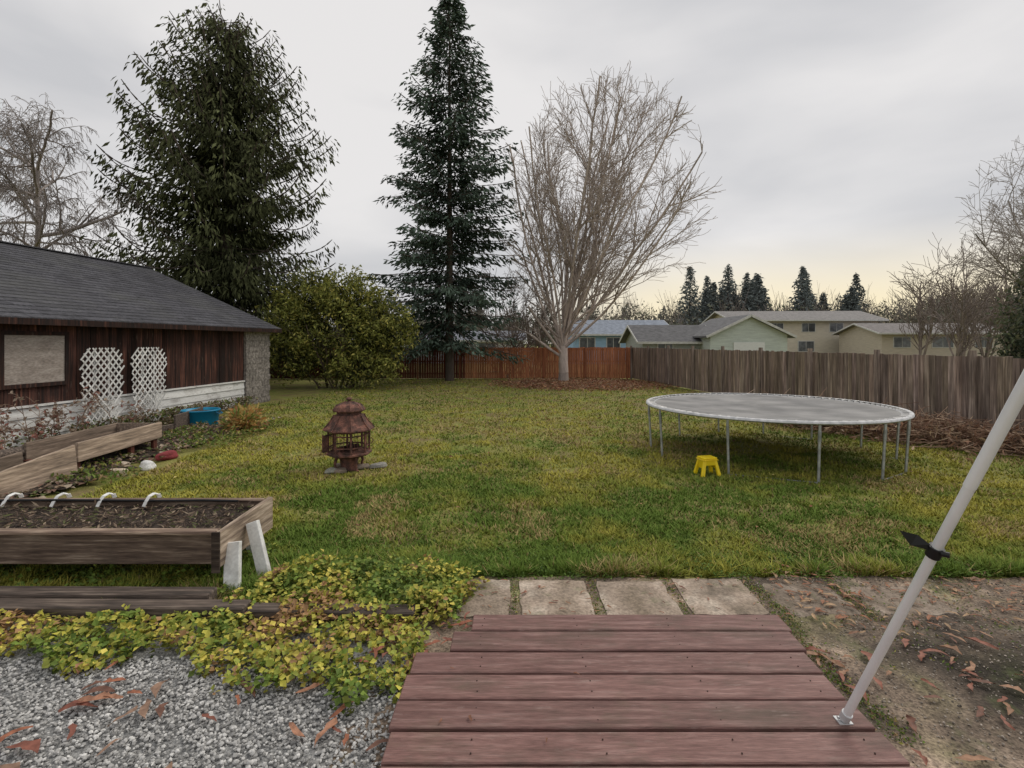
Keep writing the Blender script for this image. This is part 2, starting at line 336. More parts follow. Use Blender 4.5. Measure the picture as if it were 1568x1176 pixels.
def weeds(name,x,y,h,s,cols,zb=0.0,up=.7):
    n=len(x); z=zb+R.random(n)*h
    D=rdir(n); D[:,2]=np.abs(D[:,2])*up; Nn=rdir(n); Nn[:,2]=np.abs(Nn[:,2])+.8
    col=np.array(cols)[R.integers(0,len(cols),n)]*R.uniform(.6,1.3,(n,1))
    return leaves(name,np.stack([x,y,z],1),D,Nn,s*R.uniform(.6,1.4,n),s*.6*R.uniform(.6,1.3,n),col,leafm)
GC=[(.12,.19,.03),(.16,.22,.04),(.09,.14,.03),(.3,.29,.07),(.3,.2,.1)]
xx=[];yy=[]
for xj in (-.46,.025,.68,1.35): k=220; xx.append(R.normal(xj,.026,k)); yy.append(R.uniform(3.95,4.6,k))
k=1700; yv=R.uniform(2.7,4.6,k); xx.append(R.normal(2.05,.045,k)+.03*np.sin(yv*5)-.03*(yv<3.3)); yy.append(yv)
k=500; xx.append(R.normal(2.76,.04,k)); yy.append(R.uniform(3.9,4.6,k))
weeds('joint_weeds',np.concatenate(xx),np.concatenate(yy),.03,.02,GC)
n=12000; x=R.uniform(-2.2,6,n); y=4.58+np.abs(R.normal(0,.42,n)); k=fbm(x,y,2.2,3)>.38+.2*(x>3); x=x[k];y=y[k]
weeds('clover_patch',x,y,.05,.026,[(.13,.22,.038),(.17,.27,.05),(.09,.155,.028)])
n=3600; x=R.uniform(2.2,6.2,n); y=R.uniform(3.3,4.7,n); k=fbm(x,y,2.5,13)>.53; weeds('moss_and_weeds',x[k],y[k],.02,.022,GC)
# ------------------------------------------------------------ landscape timber
tm=wood('weathered_timber',(.05,.04,.034),(.22,.175,.14),c3=(.12,.092,.075))
b=B(); b.beam((-5.6,3.98,.065),(-2.0,3.95,.06),.14,.13,0,1); b.beam((-1.97,3.93,.055),(-.72,3.91,.05),.13,.12,0,.85); b.beam((-5.6,4.14,.1),(-2.35,4.11,.1),.13,.1,0,1.1)
b.obj('landscape_timber',[tm],bevel=.01)
# ------------------------------------------------------------ ground-cover plants
def cover(name,n,xr,yr,mask,hmax,s,cols,wts,bias=.18):
    x=R.uniform(*xr,n); y=R.uniform(*yr,n); k=mask(x,y); x=x[k];y=y[k];n=len(x)
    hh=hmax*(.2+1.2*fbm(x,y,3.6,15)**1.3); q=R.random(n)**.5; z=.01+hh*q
    D=rdir(n); D[:,2]=D[:,2]*.45+.05; Nn=nrm(np.stack([R.normal(0,.5,n),R.normal(0,.5,n)-.15,np.ones(n)],1))
    pn=fbm(x,y,2.0,44)
    rr_=np.clip(R.random(n)*.7+(pn-.5)*1.9+bias,0,.999); ci=np.searchsorted(np.cumsum(wts),rr_); ci=np.minimum(ci,len(cols)-1)
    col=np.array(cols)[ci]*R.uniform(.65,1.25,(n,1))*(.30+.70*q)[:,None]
    ss=s*R.uniform(.5,1.35,n)
    leaves(name,np.stack([x,y,z],1),D,Nn,ss,ss*.8,col,leafm,fold=.15,mid=.5)
CC=[(.13,.20,.035),(.20,.29,.05),(.34,.38,.07),(.55,.51,.09),(.72,.61,.13),(.42,.25,.12)]; WW=[.14,.24,.26,.20,.12,.04]
def mA(x,y):
    low=np.where(x<-1.75,3.36,3.08)-.16*(fbm(x,y,2,5)-.5)*2; return (y>low+.2*(vnoise(x,y,4,2)-.5))&(x<-.62+.08*vnoise(x,y,6,1))&(fbm(x,y,5,21)>.33)
cover('ground_cover_plants',14000,(-4.9,-.5),(2.9,3.86),mA,.13,.045,CC,WW)
def mB(x,y): return (((x+1.2)/.92)**2+((y-4.36)/.46)**2<.75+.6*fbm(x,y,4,8))&(fbm(x,y,5,21)>.34)
cover('ground_cover_plants',9000,(-2.3,-.2),(3.75,5.0),mB,.20,.042,CC,WW,.24)
cover('ground_cover_plants',2400,(-2.2,-.4),(3.78,4.15),lambda x,y:fbm(x,y,5,61)>.46,.17,.042,CC,WW,.24)
cover('ground_cover_plants',6000,(-5.2,-2.35),(4.2,5.3),lambda x,y:fbm(x,y,2,5)>.3,.10,.04,CC[:3],[.5,.35,.15])
# ------------------------------------------------------------ raised planter (foreground)
pw=wood('planter_wood',(.085,.056,.043),(.36,.28,.215),c3=(.19,.135,.10),lo=.34,hi=.68,stain=[((.05,.04,.033),1.6,.52,.72,.6,(1,1,1))])
pwe=wood('planter_wood_end',(.15,.11,.085),(.52,.42,.33),st=(32,2.0,32),c3=(.33,.255,.19))
soil=mk('soil',(.025,.019,.015),(.10,.075,.06),scale=25,rough=1,bump=1,fine=.5,fscale=90)
white=mk('white_paint_old',(.50,.49,.46),(.80,.80,.78),scale=9,rough=.55,fine=.12,fscale=40,lo=.25,hi=.5)
pl=empty('raised_planter_box',(-2.46,4.35,0))
b=B()
b.box(-3.6,0,0,.042,.25,.50,0,.72); b.box(-3.6,0,.80,.842,.27,.53,0,.9)
b.hexa([(-3.6,-.03,.502),(0,-.03,.502),(0,.07,.502),(-3.6,.07,.502),(-3.6,-.03,.525),(0,-.03,.532),(0,.07,.53),(-3.6,.07,.527)],0,1.25)
b.box(-3.6,.0,.785,.86,.532,.55,0,1.05)
b.box(-3.6,0,.045,.80,.25,.275,0,.5)
b.obj('planter_sides',[pw],pl,bevel=.006)
b=B(); b.hexa([(.003,-.035,.235),(.048,-.035,.235),(.075,.865,.25),(.025,.865,.25),(.003,-.035,.525),(.048,-.035,.53),(.075,.865,.56),(.025,.865,.56)],0,1.05); b.box(-3.64,-3.602,-.03,.86,.245,.52,0,1); b.obj('planter_ends',[pwe],pl,bevel=.006)
b=B(); b.box(-.012,.052,-.055,-.037,.20,.535,0,.3); b.obj('corner_strip',[pw],pl)
X,Y=np.meshgrid(np.linspace(-3.59,-.01,110),np.linspace(.046,.796,26)); Z=.43+.06*fbm(X,Y,7,3)+.03*R.random(X.shape)
Vv=np.stack([X,Y,Z],2).reshape(-1,3);i,j=np.meshgrid(np.arange(109),np.arange(25));q=(j*110+i).ravel()
fastmesh('planter_soil',Vv,np.stack([q,q+1,q+111,q+110],1),1.0,soil,pl)
n=1500;x=R.uniform(-3.55,-.05,n);y=R.uniform(.06,.78,n)
C=np.stack([x,y,.49+.03*R.random(n)],1); D=rdir(n);D[:,2]*=.4
leaves('planter_debris',C,D,rdir(n),R.uniform(.02,.10,n),R.uniform(.006,.02,n),np.array([(.24,.17,.12),(.13,.09,.065),(.36,.28,.2),(.12,.13,.05)])[R.integers(0,4,n)],leafm,pl)
b=B()
b.beam((.085,.10,.40),(.13,.0,0),.13,.05,0,1,up=(0,1,.2)); b.beam((.12,.36,.48),(.29,.26,0),.11,.05,0,.95,up=(0,1,.2))
b.beam((-3.3,.10,.25),(-3.3,.02,0),.10,.05,0,1,up=(0,1,.2)); b.beam((-3.3,.7,.25),(-3.3,.76,0),.10,.05,0,1,up=(0,1,.2)); b.beam((-.1,.72,.25),(-.08,.8,0),.10,.05,0,1,up=(0,1,.2))
b.obj('white_legs',[white],pl,bevel=.004)
b=B(); b.tube([(-3.6,.76,.555),(-3,.765,.548),(-2,.75,.56),(-1,.762,.55),(-.55,.75,.558),(-.2,.72,.56)],.011,8,0)
b.obj('drip_hose',[mk('black_rubber',(.012,.012,.013),rough=.5)],pl)
b=B()
for x in (-2.46,-1.98,-1.53,-1.08):
    pts=[(x+.02,.875,.545),(x+.015,.86,.585),(x+.0,.82,.605),(x-.015,.77,.59),(x-.03,.745,.545),(x-.04,.725,.50)]
    for p,q in zip(pts[:-1],pts[1:]): b.beam(p,q,.036,.010,0,1.05,up=(0,-.5,1))
b.obj('white_clips',[white],pl,bevel=.002)
# ------------------------------------------------------------ back raised bed
rb=empty('raised_garden_bed',(-6.7,8.0,0)); 
plk=wood('bed_plank',(.20,.155,.12),(.56,.44,.34),st=(26,1.6,26),c3=(.38,.29,.22))
redw=wood('bed_post',(.07,.022,.016),(.16,.06,.04),st=(16,16,1.2))
b=B()
b.beam((0,.04,.40),(-.02,2.0,.43),.045,.30,0,1.0); b.beam((-.85,.1,.40),(-.85,2.0,.42),.045,.28,0,.6)
b.beam((.03,-.02,.33),(-.02,-2.1,.08),.045,.42,0,1.05); b.beam((-.80,0,.28),(-.9,-2.1,.10),.045,.30,0,.55)
b.box(-.83,-.03,1.955,1.995,.28,.56,0,.7)
b.obj('bed_planks',[plk],rb,bevel=.006)
b=B()
for x,y in ((-.06,1.88),(-.06,.12),(-.8,1.88),(-.8,.1),(-.07,1.3)): b.box(x-.045,x+.02,y-.045,y+.045,0,.28,0,1)
b.box(-.78,-.04,.06,1.95,.25,.275,0,.6)
b.obj('bed_legs',[redw],rb,bevel=.005)
b=B(); b.tube([(-.95,-2.3,.45),(-.9,-1,.42),(-.93,.3,.40),(-.95,1.3,.36)],[.085,.09,.085,.07],9,0); b.tube([(-1.2,-2.2,.30),(-1.25,.2,.32)],.09,9,0,.8)
b.obj('log',[tm],rb)
X,Y=np.meshgrid(np.linspace(-2.2,.0,30),np.linspace(-2.4,1.9,60)); Z=np.where(Y<0,.05,.12)+.12*fbm(X,Y,3,3)-.1*np.clip((X+.3)/.3,0,1)
Vv=np.stack([X,Y,Z],2).reshape(-1,3);i,j=np.meshgrid(np.arange(29),np.arange(59));q=(j*30+i).ravel()
fastmesh('bed_soil',Vv,np.stack([q,q+1,q+31,q+30],1),1.0,soil,rb)
sheet('soil_border',-9.4,-6.3,5.0,13.0,.045,soil,step=.15,amp=.05,edge=.6)
n=3600;x=R.uniform(-9,-6.1,n);y=R.uniform(6,14,n)
litter('bed_debris',x,y,.10,[(.3,.22,.15),(.2,.12,.09),(.4,.33,.25),(.12,.15,.05)],z0=.08)
n=4000;x=R.uniform(-7.6,-5.7,n);y=R.uniform(7.5,12.8,n);k=fbm(x,y,1.5,5)>.45
weeds('border_weeds',x[k],y[k],.12,.07,GC+[(.2,.26,.05)],zb=.04)
# weeds and rubbish along the foot of the shed
n=3500;s_=R.uniform(-1,7.3,n);o_=.12+np.abs(R.normal(0,.22,n)); x=-9.7+.1172*s_+.9931*o_; y=9.9+.9931*s_-.1172*o_; k=fbm(x,y,1.3,8)>.42
weeds('wall_weeds',x[k],y[k],.30,.09,[(.22,.16,.10),(.12,.16,.04),(.30,.24,.15),(.15,.10,.07),(.18,.22,.06)],zb=.04)
def rock(name,x,y,z,s,c):
    me=B(); bm=bmesh.new(); bmesh.ops.create_icosphere(bm,subdivisions=3,radius=1)
    sd_=U(0,50)
    for v in bm.verts:
        f=1+.22*math.sin(v.co.x*2.3+sd_)+.15*math.sin(v.co.y*3.7+sd_*2)+.1*math.sin(v.co.z*5+sd_); v.co*=f
        v.co=Vector((v.co.x*s[0],v.co.y*s[1],v.co.z*s[2]))
    me.add([v.co.copy() for v in bm.verts],[tuple(q.index for q in f.verts) for f in bm.faces],0,c,True); bm.free()
    me.obj(name,[mk(name+'_stone',(.8,.8,.8),(1.1,1.1,1.1),scale=6,rough=.85,bump=.5,fine=.2,fscale=30)],None,(x,y,z),U(0,6))
rock('white_rock',-6.15,8.18,.06,(.13,.11,.08),(.6,.5,.38))
rock('white_rock',-5.98,8.55,.08,(.14,.11,.08),(.78,.78,.76))
rock('white_rock',-6.4,8.6,.07,(.12,.1,.08),(.5,.42,.33))
rock('red_rock',-6.15,9.25,.08,(.17,.1,.08),(.26,.05,.055))
rock('gray_rock',-2.25,8.75,.03,(.13,.1,.05),(.3,.29,.26))
rock('gray_rock',-2.9,8.35,.03,(.13,.1,.05),(.27,.27,.22))
# ------------------------------------------------------------ blue tub
bt=empty('blue_plastic_tub',(-7.8,13.1,.02))
b=B(); b.lathe([(0.001,.03),(.36,.03),(.37,.0),(.385,.02),(.41,.36),(.435,.365),(.44,.39),(.425,.40),(.40,.39),(.375,.06),(.001,.05)],32)
b.obj('tub_body',[mk('blue_plastic',(.01,.22,.40),(.015,.28,.48),scale=4,rough=.4)],bt)
b=B()
for s_ in (-1,1): b.tube([(s_*.43,-.09,.34),(s_*.50,-.08,.30),(s_*.50,.08,.30),(s_*.43,.09,.34)],.014,6)
b.obj('tub_handles',[mk('blue_plastic_dark',(.01,.15,.3),rough=.4)],bt)
b=B(); b.lathe([(.001,.34),(.2,.35),(.395,.335)],20); b.obj('tub_soil',[soil],bt)
n=1000; a=R.uniform(0,6.28,n); el=R.uniform(.1,1.3,n); D=np.stack([np.cos(a)*np.cos(el),np.sin(a)*np.cos(el),np.sin(el)],1)
C=np.array([[-6.2,12.1,.05]])+D*R.uniform(.02,.5,(n,1))*np.array([[1,1,1.2]])
leaves('withered_shrub',C,D+R.normal(0,.4,(n,3))-np.array([[0,0,.3]]),rdir(n),R.uniform(.08,.2,n),R.uniform(.03,.07,n),np.array([(.55,.30,.1),(.36,.19,.09),(.6,.46,.17),(.2,.25,.06)])[R.integers(0,4,n)],leafm)
# ------------------------------------------------------------ shed
ang=math.atan2(.9931,.1172); sh=empty('wooden_shed',(-9.7,9.9,0),ang)
sw=wood('shed_boards',(.024,.014,.012),(.23,.095,.064),st=VS,c3=(.078,.032,.023),lo=.36,hi=.72,stain=[((.017,.012,.011),1.2,.50,.66,.75,(3,3,.8)),((.30,.22,.18),3,.62,.74,.5,(7,7,.9))])
lapw=mk('white_siding',(.45,.43,.41),(.80,.80,.78),scale=3,rough=.6,fine=.12,fscale=20,stretch=(.5,1,4),lo=.28,hi=.45,stain=[((.16,.13,.10),2.0,.54,.72,.7,(1,1,2))])
shing=mk('roof_shingle',(.050,.050,.058),(.092,.092,.104),scale=14,rough=.9,bump=.6,fine=.3,fscale=70,bdist=.01,stain=[((.11,.112,.105),.7,.48,.7,.5,I3),((.035,.036,.038),1.6,.55,.7,.5,I3)])
gbr=mk('gray_masonry',(.17,.15,.135),(.40,.365,.33),scale=12,rough=.9,bump=.9,fine=.3,fscale=50)
b=B(); x=-7.0
while x<7.35:
    ww=U(.13,.2); dz=U(0,.012); b.box(x,x+ww-.008,-dz,.05,.80,2.62,0,U(.4,1.5)); x+=ww
b.box(-7,8.7,.052,.12,.0,2.62,0,.3); b.box(8.62,8.7,.13,9.6,0,2.62,0,.8); b.box(-7,-6.9,.13,9.6,0,2.62,0,.8); b.box(-7,8.7,9.6,9.7,0,2.62,0,.8)
b.add([(8.66,.1,2.62),(8.66,9.6,2.62),(8.66,4.8,4.68)],[(0,1,2)],0,.8); b.add([(-6.95,.1,2.62),(-6.95,9.6,2.62),(-6.95,4.8,4.68)],[(0,2,1)],0,.8)
b.obj('shed_walls',[sw],sh)
b=B()
for k in range(4):
    z0=.02+k*.19
    xq=-7
    while xq<7.3:
        l=U(2,4); x1=min(xq+l,7.33)
        b.hexa([(xq,-.055,z0),(x1-.006,-.055,z0),(x1-.006,.05,z0),(xq,.05,z0),(xq,-.03,z0+.195),(x1-.006,-.03,z0+.195),(x1-.006,.05,z0+.195),(xq,.05,z0+.195)],0,U(.85,1.05)); xq=x1
b.box(-7,7.33,-.075,.05,.805,.845,0,1)
b.obj('lower_siding',[lapw],sh)
b=B(); 
for k in range(13):
    for q in range(4):
        off=.17 if k%2 else 0; x0=7.36+q*.35-off; x1=min(x0+.335,8.72); x0=max(x0,7.36)
        if x1>x0+.02: b.box(x0,x1,-.09-U(0,.012),.05,.01+k*.195,.01+k*.195+.19,0,U(.85,1.1))
b.box(7.37,8.71,-.075,.05,0,2.55,0,.75); b.obj('masonry_end',[gbr],sh,bevel=.006)
b=B()
n=26
for k in range(n):
    t0=k/n;t1=(k+1.12)/n
    ya=-.38+5.18*t0; yb=-.38+5.18*min(t1,1); za=2.56+2.26*t0; zb=2.56+2.26*min(t1,1)
    xq=-7.4
    while xq<8.95:
        x1=min(xq+U(.25,.45),8.95)
        b.hexa([(xq,ya,za),(x1,ya,za),(x1,yb,zb-.02),(xq,yb,zb-.02),(xq,ya,za+.03+U(0,.006)),(x1,ya,za+.03),(x1,yb,zb+.012),(xq,yb,zb+.012)],0,U(.78,1.22)); xq=x1
b.hexa([(-7.4,4.8,4.8),(8.95,4.8,4.8),(8.95,9.98,2.54),(-7.4,9.98,2.54),(-7.4,4.8,4.84),(8.95,4.8,4.84),(8.95,9.98,2.58),(-7.4,9.98,2.58)],0,1)
b.beam((-7.4,4.8,4.85),(8.96,4.8,4.85),.25,.03,0,1)
b.obj('shed_roof',[shing],sh)
b=B(); b.box(-7.4,8.95,-.40,-.375,2.44,2.565,0,.45); b.box(-7.3,8.9,-.37,.05,2.45,2.47,0,.35)
b.beam((8.96,-.38,2.5),(8.96,4.8,4.74),.03,.14,0,.6); b.obj('fascia',[sw],sh)
b=B(); b.box(.02,1.22,-.05,-.02,1.28,2.24,0,1.0); b.obj('plywood_window_cover',[wood('plywood',(.27,.23,.20),(.42,.37,.33),st=(3,20,10))],sh)
b=B()
for a_ in ((-.06,.02,1.22,2.3),(1.22,1.30,1.22,2.3)): b.box(a_[0],a_[1],-.07,-.01,a_[2],a_[3],0,.6)
b.box(-.06,1.3,-.072,-.01,2.24,2.32,0,.6); b.box(-.06,1.3,-.072,-.01,1.2,1.28,0,.6); b.obj('window_frame',[sw],sh)
b=B()
for xv in (2.9,3.05,4.0,6.1): b.tube([(xv,-.06,.85),(xv,-.06,2.4)],.015,6,0,.5)
b.obj('pipes',[sw],sh)
def trellis(s0,s1,ztop=1.97,zb=.10):
    t_=empty('lattice_trellis',Vector((-9.7,9.9,0))+Vector((.1172,.9931,0))*s0+Vector((.9931,-.1172,0))*.22,ang)
    b=B(); Wd=s1-s0; cx=Wd/2
    half=lambda z: cx*(1.0 if z>1.25 else .72+.28*(z-zb)/(1.25-zb)) if z<1.8 else cx*(1-.35*(z-1.8)/.17)
    for sg in (1,-1):
        k=-Wd-2
        while k<Wd+2:
            pts=[]; tr_=U(-.03,.03)
            for i_ in range(81):
                zz=zb+(ztop-zb)*i_/80; xx=k+sg*(zz-zb)*.85
                if abs(xx-cx)<=half(zz)+tr_: pts.append((xx,zz))
            if len(pts)>2:
                off=-.006*sg; b.beam((pts[0][0],off,pts[0][1]),(pts[-1][0],off,pts[-1][1]),.034,.010,0,U(.7,1.1),up=(0,1,0))
            k+=.155
    b.obj('lattice_strips',[white],t_)
    b=B(); b.box(cx-.2,cx-.16,.02,.05,0,ztop-.1,0,.7); b.box(cx+.16,cx+.2,.02,.05,0,ztop-.1,0,.7); b.obj('stakes',[white],t_)
trellis(1.42,2.50); trellis(2.72,3.80)
def grow(p,d,L,r,lv,cfg,S):
    n=cfg['n'][lv]; st=L/n; pts=[]; env=cfg.get('env')
    for i_ in range(n):
        d=(d+Vector((random.gauss(0,1),random.gauss(0,1),random.gauss(0,1)))*cfg['wig'][lv]+Vector((0,0,cfg['trop'][lv]))).normalized()
        q=p+d*st; ra=r*(1-.75*i_/n) if lv>0 else r*(1-.5*i_/n); rb_=r*(1-.75*(i_+1)/n) if lv>0 else r*(1-.5*(i_+1)/n)
        if env:
            e_=((q.x-env[0])/env[3])**2+((q.y-env[1])/env[4])**2+((q.z-env[2])/env[5])**2
            if q.z>3.0 and e_>U(.80,1.15): break
        S[0].append(p);S[1].append(q);S[2].append(max(ra,cfg['minr']));S[3].append(max(rb_,cfg['minr'])); p=q
        pts.append((p.copy(),d.copy(),ra,i_))
    if lv<cfg['lv'] and pts:
        m=len(pts)
        for k in range(max(1,round(cfg['kids'][lv]*m/n))):
            i_=random.randint(min(m-1,int(n*cfg['start'][lv])),m-1); q,dd,ra,_=pts[i_]
            ax=dd.orthogonal(); ax.rotate(Matrix.Rotation(U(0,6.28),3,dd)); an=math.radians(U(*cfg['ang'][lv])); nd=dd.copy(); nd.rotate(Matrix.Rotation(an,3,ax))
            grow(q,nd,L*U(*cfg['ratio'][lv])*(1-.35*i_/n),ra*U(.5,.7),lv+1,cfg,S)
S=([],[],[],[]); cfgv=dict(n=[5,4,3],wig=[.2,.25,.3],trop=[.02,-.05,-.1],lv=2,kids=[5,4],start=[.2,.2],ang=[(20,60),(20,60)],ratio=[(.4,.7),(.3,.6)],minr=.004)
for k in range(20): grow(Vector((U(-9.2,-8.4),U(8.2,11.8),.05)),Vector((U(-.3,.3),U(-.3,.3),1)).normalized(),U(.5,1.0),.012,0,cfgv,S)
dv=empty('dry_vine')
segs_mesh('stems',[tuple(a) for a in S[0]],[tuple(a) for a in S[1]],S[2],S[3],(.28,.2,.15),bark,dv)
q=R.integers(0,len(S[1]),600); C=np.array([tuple(S[1][k]) for k in q])
leaves('withered_leaves',C,rdir(600),rdir(600),.09,.05,np.array([(.3,.13,.1),(.42,.33,.25),(.26,.17,.12)])[R.integers(0,3,600)],leafm,dv)
b=B(); b.beam((-7.75,12.0,.25),(-8.1,14.2,.25),.05,.35,0,1); b.beam((-7.9,11.3,.12),(-7.75,12.2,.12),.05,.22,0,1); b.obj('dark_garden_board',[tm],bevel=.01)
# ------------------------------------------------------------ fences
def fence(name,loc,end,h,mat,cf,postm,post_up=.06,bw=.14,step=2.4):
    a=Vector((*loc,0));e_=Vector((*end,0));Ln=(e_-a).length; an=math.atan2(e_.y-a.y,e_.x-a.x); F_=empty(name,a,an)
    b=B(); x=0
    while x<Ln:
        w_=bw*U(.92,1.06); o=U(-.006,.006); t_=U(-.02,.02)
        b.hexa([(x,o,.03),(x+w_-.009,o,.03),(x+w_-.009,o+.022,.03),(x,o+.022,.03),(x+t_*.3,o,h+t_),(x+w_-.009,o,h+t_*.7),(x+w_-.009,o+.022,h+t_),(x+t_*.3,o+.022,h+t_)],0,cf(x)); x+=w_
    b.obj('pickets',[mat],F_)
    b=B(); x=0
    while x<=Ln+.1:
        b.box(x-.05,x+.05,-.11,-.02,0,h+post_up+U(-.02,.03),0,U(.7,1.1)); x+=step
    for z in (.3,1.0,h-.12): b.box(0,Ln,.032,.07,z-.045,z+.045,0,.7)
    b.obj('posts_and_rails',[postm],F_); return F_
redf=wood('red_fence_wood',(.24,.085,.045),(.52,.21,.105),st=VS,c3=(.38,.145,.070))
grf=wood('gray_fence_wood',(.13,.10,.083),(.50,.405,.34),st=(16,16,.8),c3=(.29,.23,.19),scale=1.2)
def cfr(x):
    X=-15+x; k=.20 if X<-6.5 else (.36 if X<-2.8 else 1.1)  # left pickets maroon and darkened; shade painted into the board colour
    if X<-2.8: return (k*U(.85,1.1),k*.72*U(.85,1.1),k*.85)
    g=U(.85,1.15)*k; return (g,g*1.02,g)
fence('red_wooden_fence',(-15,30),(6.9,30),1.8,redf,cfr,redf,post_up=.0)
def cfg_(x): g=U(.62,1.2); return (g,g*U(.94,1.0),g*U(.88,1.0))
fence('gray_wooden_fence',(6.9,30),(10.9,3.5),1.8,grf,cfg_,grf,post_up=.12,bw=.145)
# ------------------------------------------------------------ brush pile along fence
P0=[];P1=[];n=2400
for k in range(n):
    x=U(6.7,9.7); y=10.1+ (9.4-x)*1.4+random.gauss(0,.75); h=max(.05,.65-.35*abs(random.gauss(0,.7)));z=U(.02,h)
    d=Vector((random.gauss(0,1),random.gauss(0,1),random.gauss(0,.35))).normalized()*U(.15,.6); P0.append((x,y,z)); P1.append((x+d.x,y+d.y,max(.02,z+d.z)))
cl=np.array([(.38,.25,.17),(.26,.165,.115),(.50,.36,.26),(.20,.12,.08)])[R.integers(0,4,n)]
br=empty('brush_pile'); segs_mesh('twigs',P0,P1,np.full(n,.010),np.full(n,.005),cl,bark,br,3)
n=5000; x=R.uniform(6.7,9.7,n); y=10.1+(9.4-x)*1.4+R.normal(0,.8,n); C=np.stack([x,y,R.uniform(.02,.45,n)],1)
leaves('dry_leaves',C,rdir(n),rdir(n),R.uniform(.08,.22,n),R.uniform(.02,.06,n),np.array([(.38,.22,.14),(.25,.145,.095),(.50,.36,.24)])[R.integers(0,3,n)]*R.uniform(.6,1.2,(n,1)),leafm,br)
# ------------------------------------------------------------ trampoline
tp=empty('trampoline',(4.83,9.9,0)); galv=mk('galvanized_steel',(.36,.38,.39),(.55,.57,.58),scale=8,rough=.45,metal=.6,fine=.1,fscale=30)
b=B(); ring=[(2.19*math.cos(a),2.19*math.sin(a),.90) for a in np.linspace(0,2*math.pi,73)]
b.tube(ring,.026,8,0,1,caps=False)
legs=[166,190,229,263,292,315,345,12,40,66,92,120]
for k in legs:
    a=math.radians(k); b.tube([(2.17*math.cos(a),2.17*math.sin(a),.89),(2.12*math.cos(a),2.12*math.sin(a),.0)],.021,8)
for k in range(0,12,2):
    a=math.radians(legs[k]);c_=math.radians(legs[k+1]); b.tube([(2.12*math.cos(a),2.12*math.sin(a),-.005),(2.12*math.cos(c_),2.12*math.sin(c_),-.005)],.018,8,0,.5)
for k in legs:
    a=math.radians(k); b.tube([(2.165*math.cos(a),2.165*math.sin(a),.78),(2.155*math.cos(a),2.155*math.sin(a),.62)],.026,8,0,.8)
b.obj('frame_and_legs',[galv],tp)
b=B()
for k in range(96):
    a=2*math.pi*k/96; b.tube([(2.06*math.cos(a),2.06*math.sin(a),.91),(2.18*math.cos(a),2.18*math.sin(a),.922)],.015,5,0,U(.6,1.2),caps=False)
b.obj('springs',[mk('spring_steel',(.42,.42,.42),(.6,.59,.57),rough=.5,metal=.4)],tp)
b=B(); prof=[(.001,.865)]+[(r,.865+.04*(r/2.06)**2) for r in np.linspace(.25,2.09,9)]; b.lathe(prof,72)
b.obj('jump_mat',[mk('jump_mat_fabric',(.13,.13,.13),(.27,.265,.26),scale=1.5,rough=.65,spec=.3,fine=.1,fscale=90,stain=[((.34,.33,.31),1.1,.5,.75,.5,I3)])],tp)
b=B(); b.lathe([(2.045,.904),(2.07,.914),(2.09,.908)],72,c=.7); b.lathe([(2.222,.895),(2.215,.925),(2.17,.932),(2.15,.925)],72)
b.obj('mat_hem_and_edge',[mk('faded_webbing',(.45,.46,.47),(.68,.68,.69),scale=10,rough=.7)],tp)
# ------------------------------------------------------------ yellow stool
st=empty('yellow_step_stool',(3.08,8.25,0),math.radians(12)); b=B()
b.box(-.12,.12,-.095,.095,.265,.295,0,1)
b.box(-.135,.135,-.11,.11,.25,.264,0,.95)
for sx_ in (-1,1):
    for sy in (-1,1):
        x0,y0=sx_*.09,sy*.075;x1,y1=sx_*.145,sy*.11
        b.hexa([(x1-.03,y1-.022,0),(x1+.03,y1-.022,0),(x1+.03,y1+.022,0),(x1-.03,y1+.022,0),(x0-.027,y0-.02,.249),(x0+.027,y0-.02,.249),(x0+.027,y0+.02,.249),(x0-.027,y0+.02,.249)],0,1)
for sy in (-1,1): b.box(-.09,.09,sy*.088-.008,sy*.088+.008,.17,.248,0,.92)
for sx_ in (-1,1): b.box(sx_*.11-.008,sx_*.11+.008,-.06,.06,.12,.248,0,.9)
b.obj('stool_body',[mk('yellow_plastic',(.88,.64,.01),(.95,.72,.015),scale=5,rough=.4,spec=.5)],st,bevel=.008)
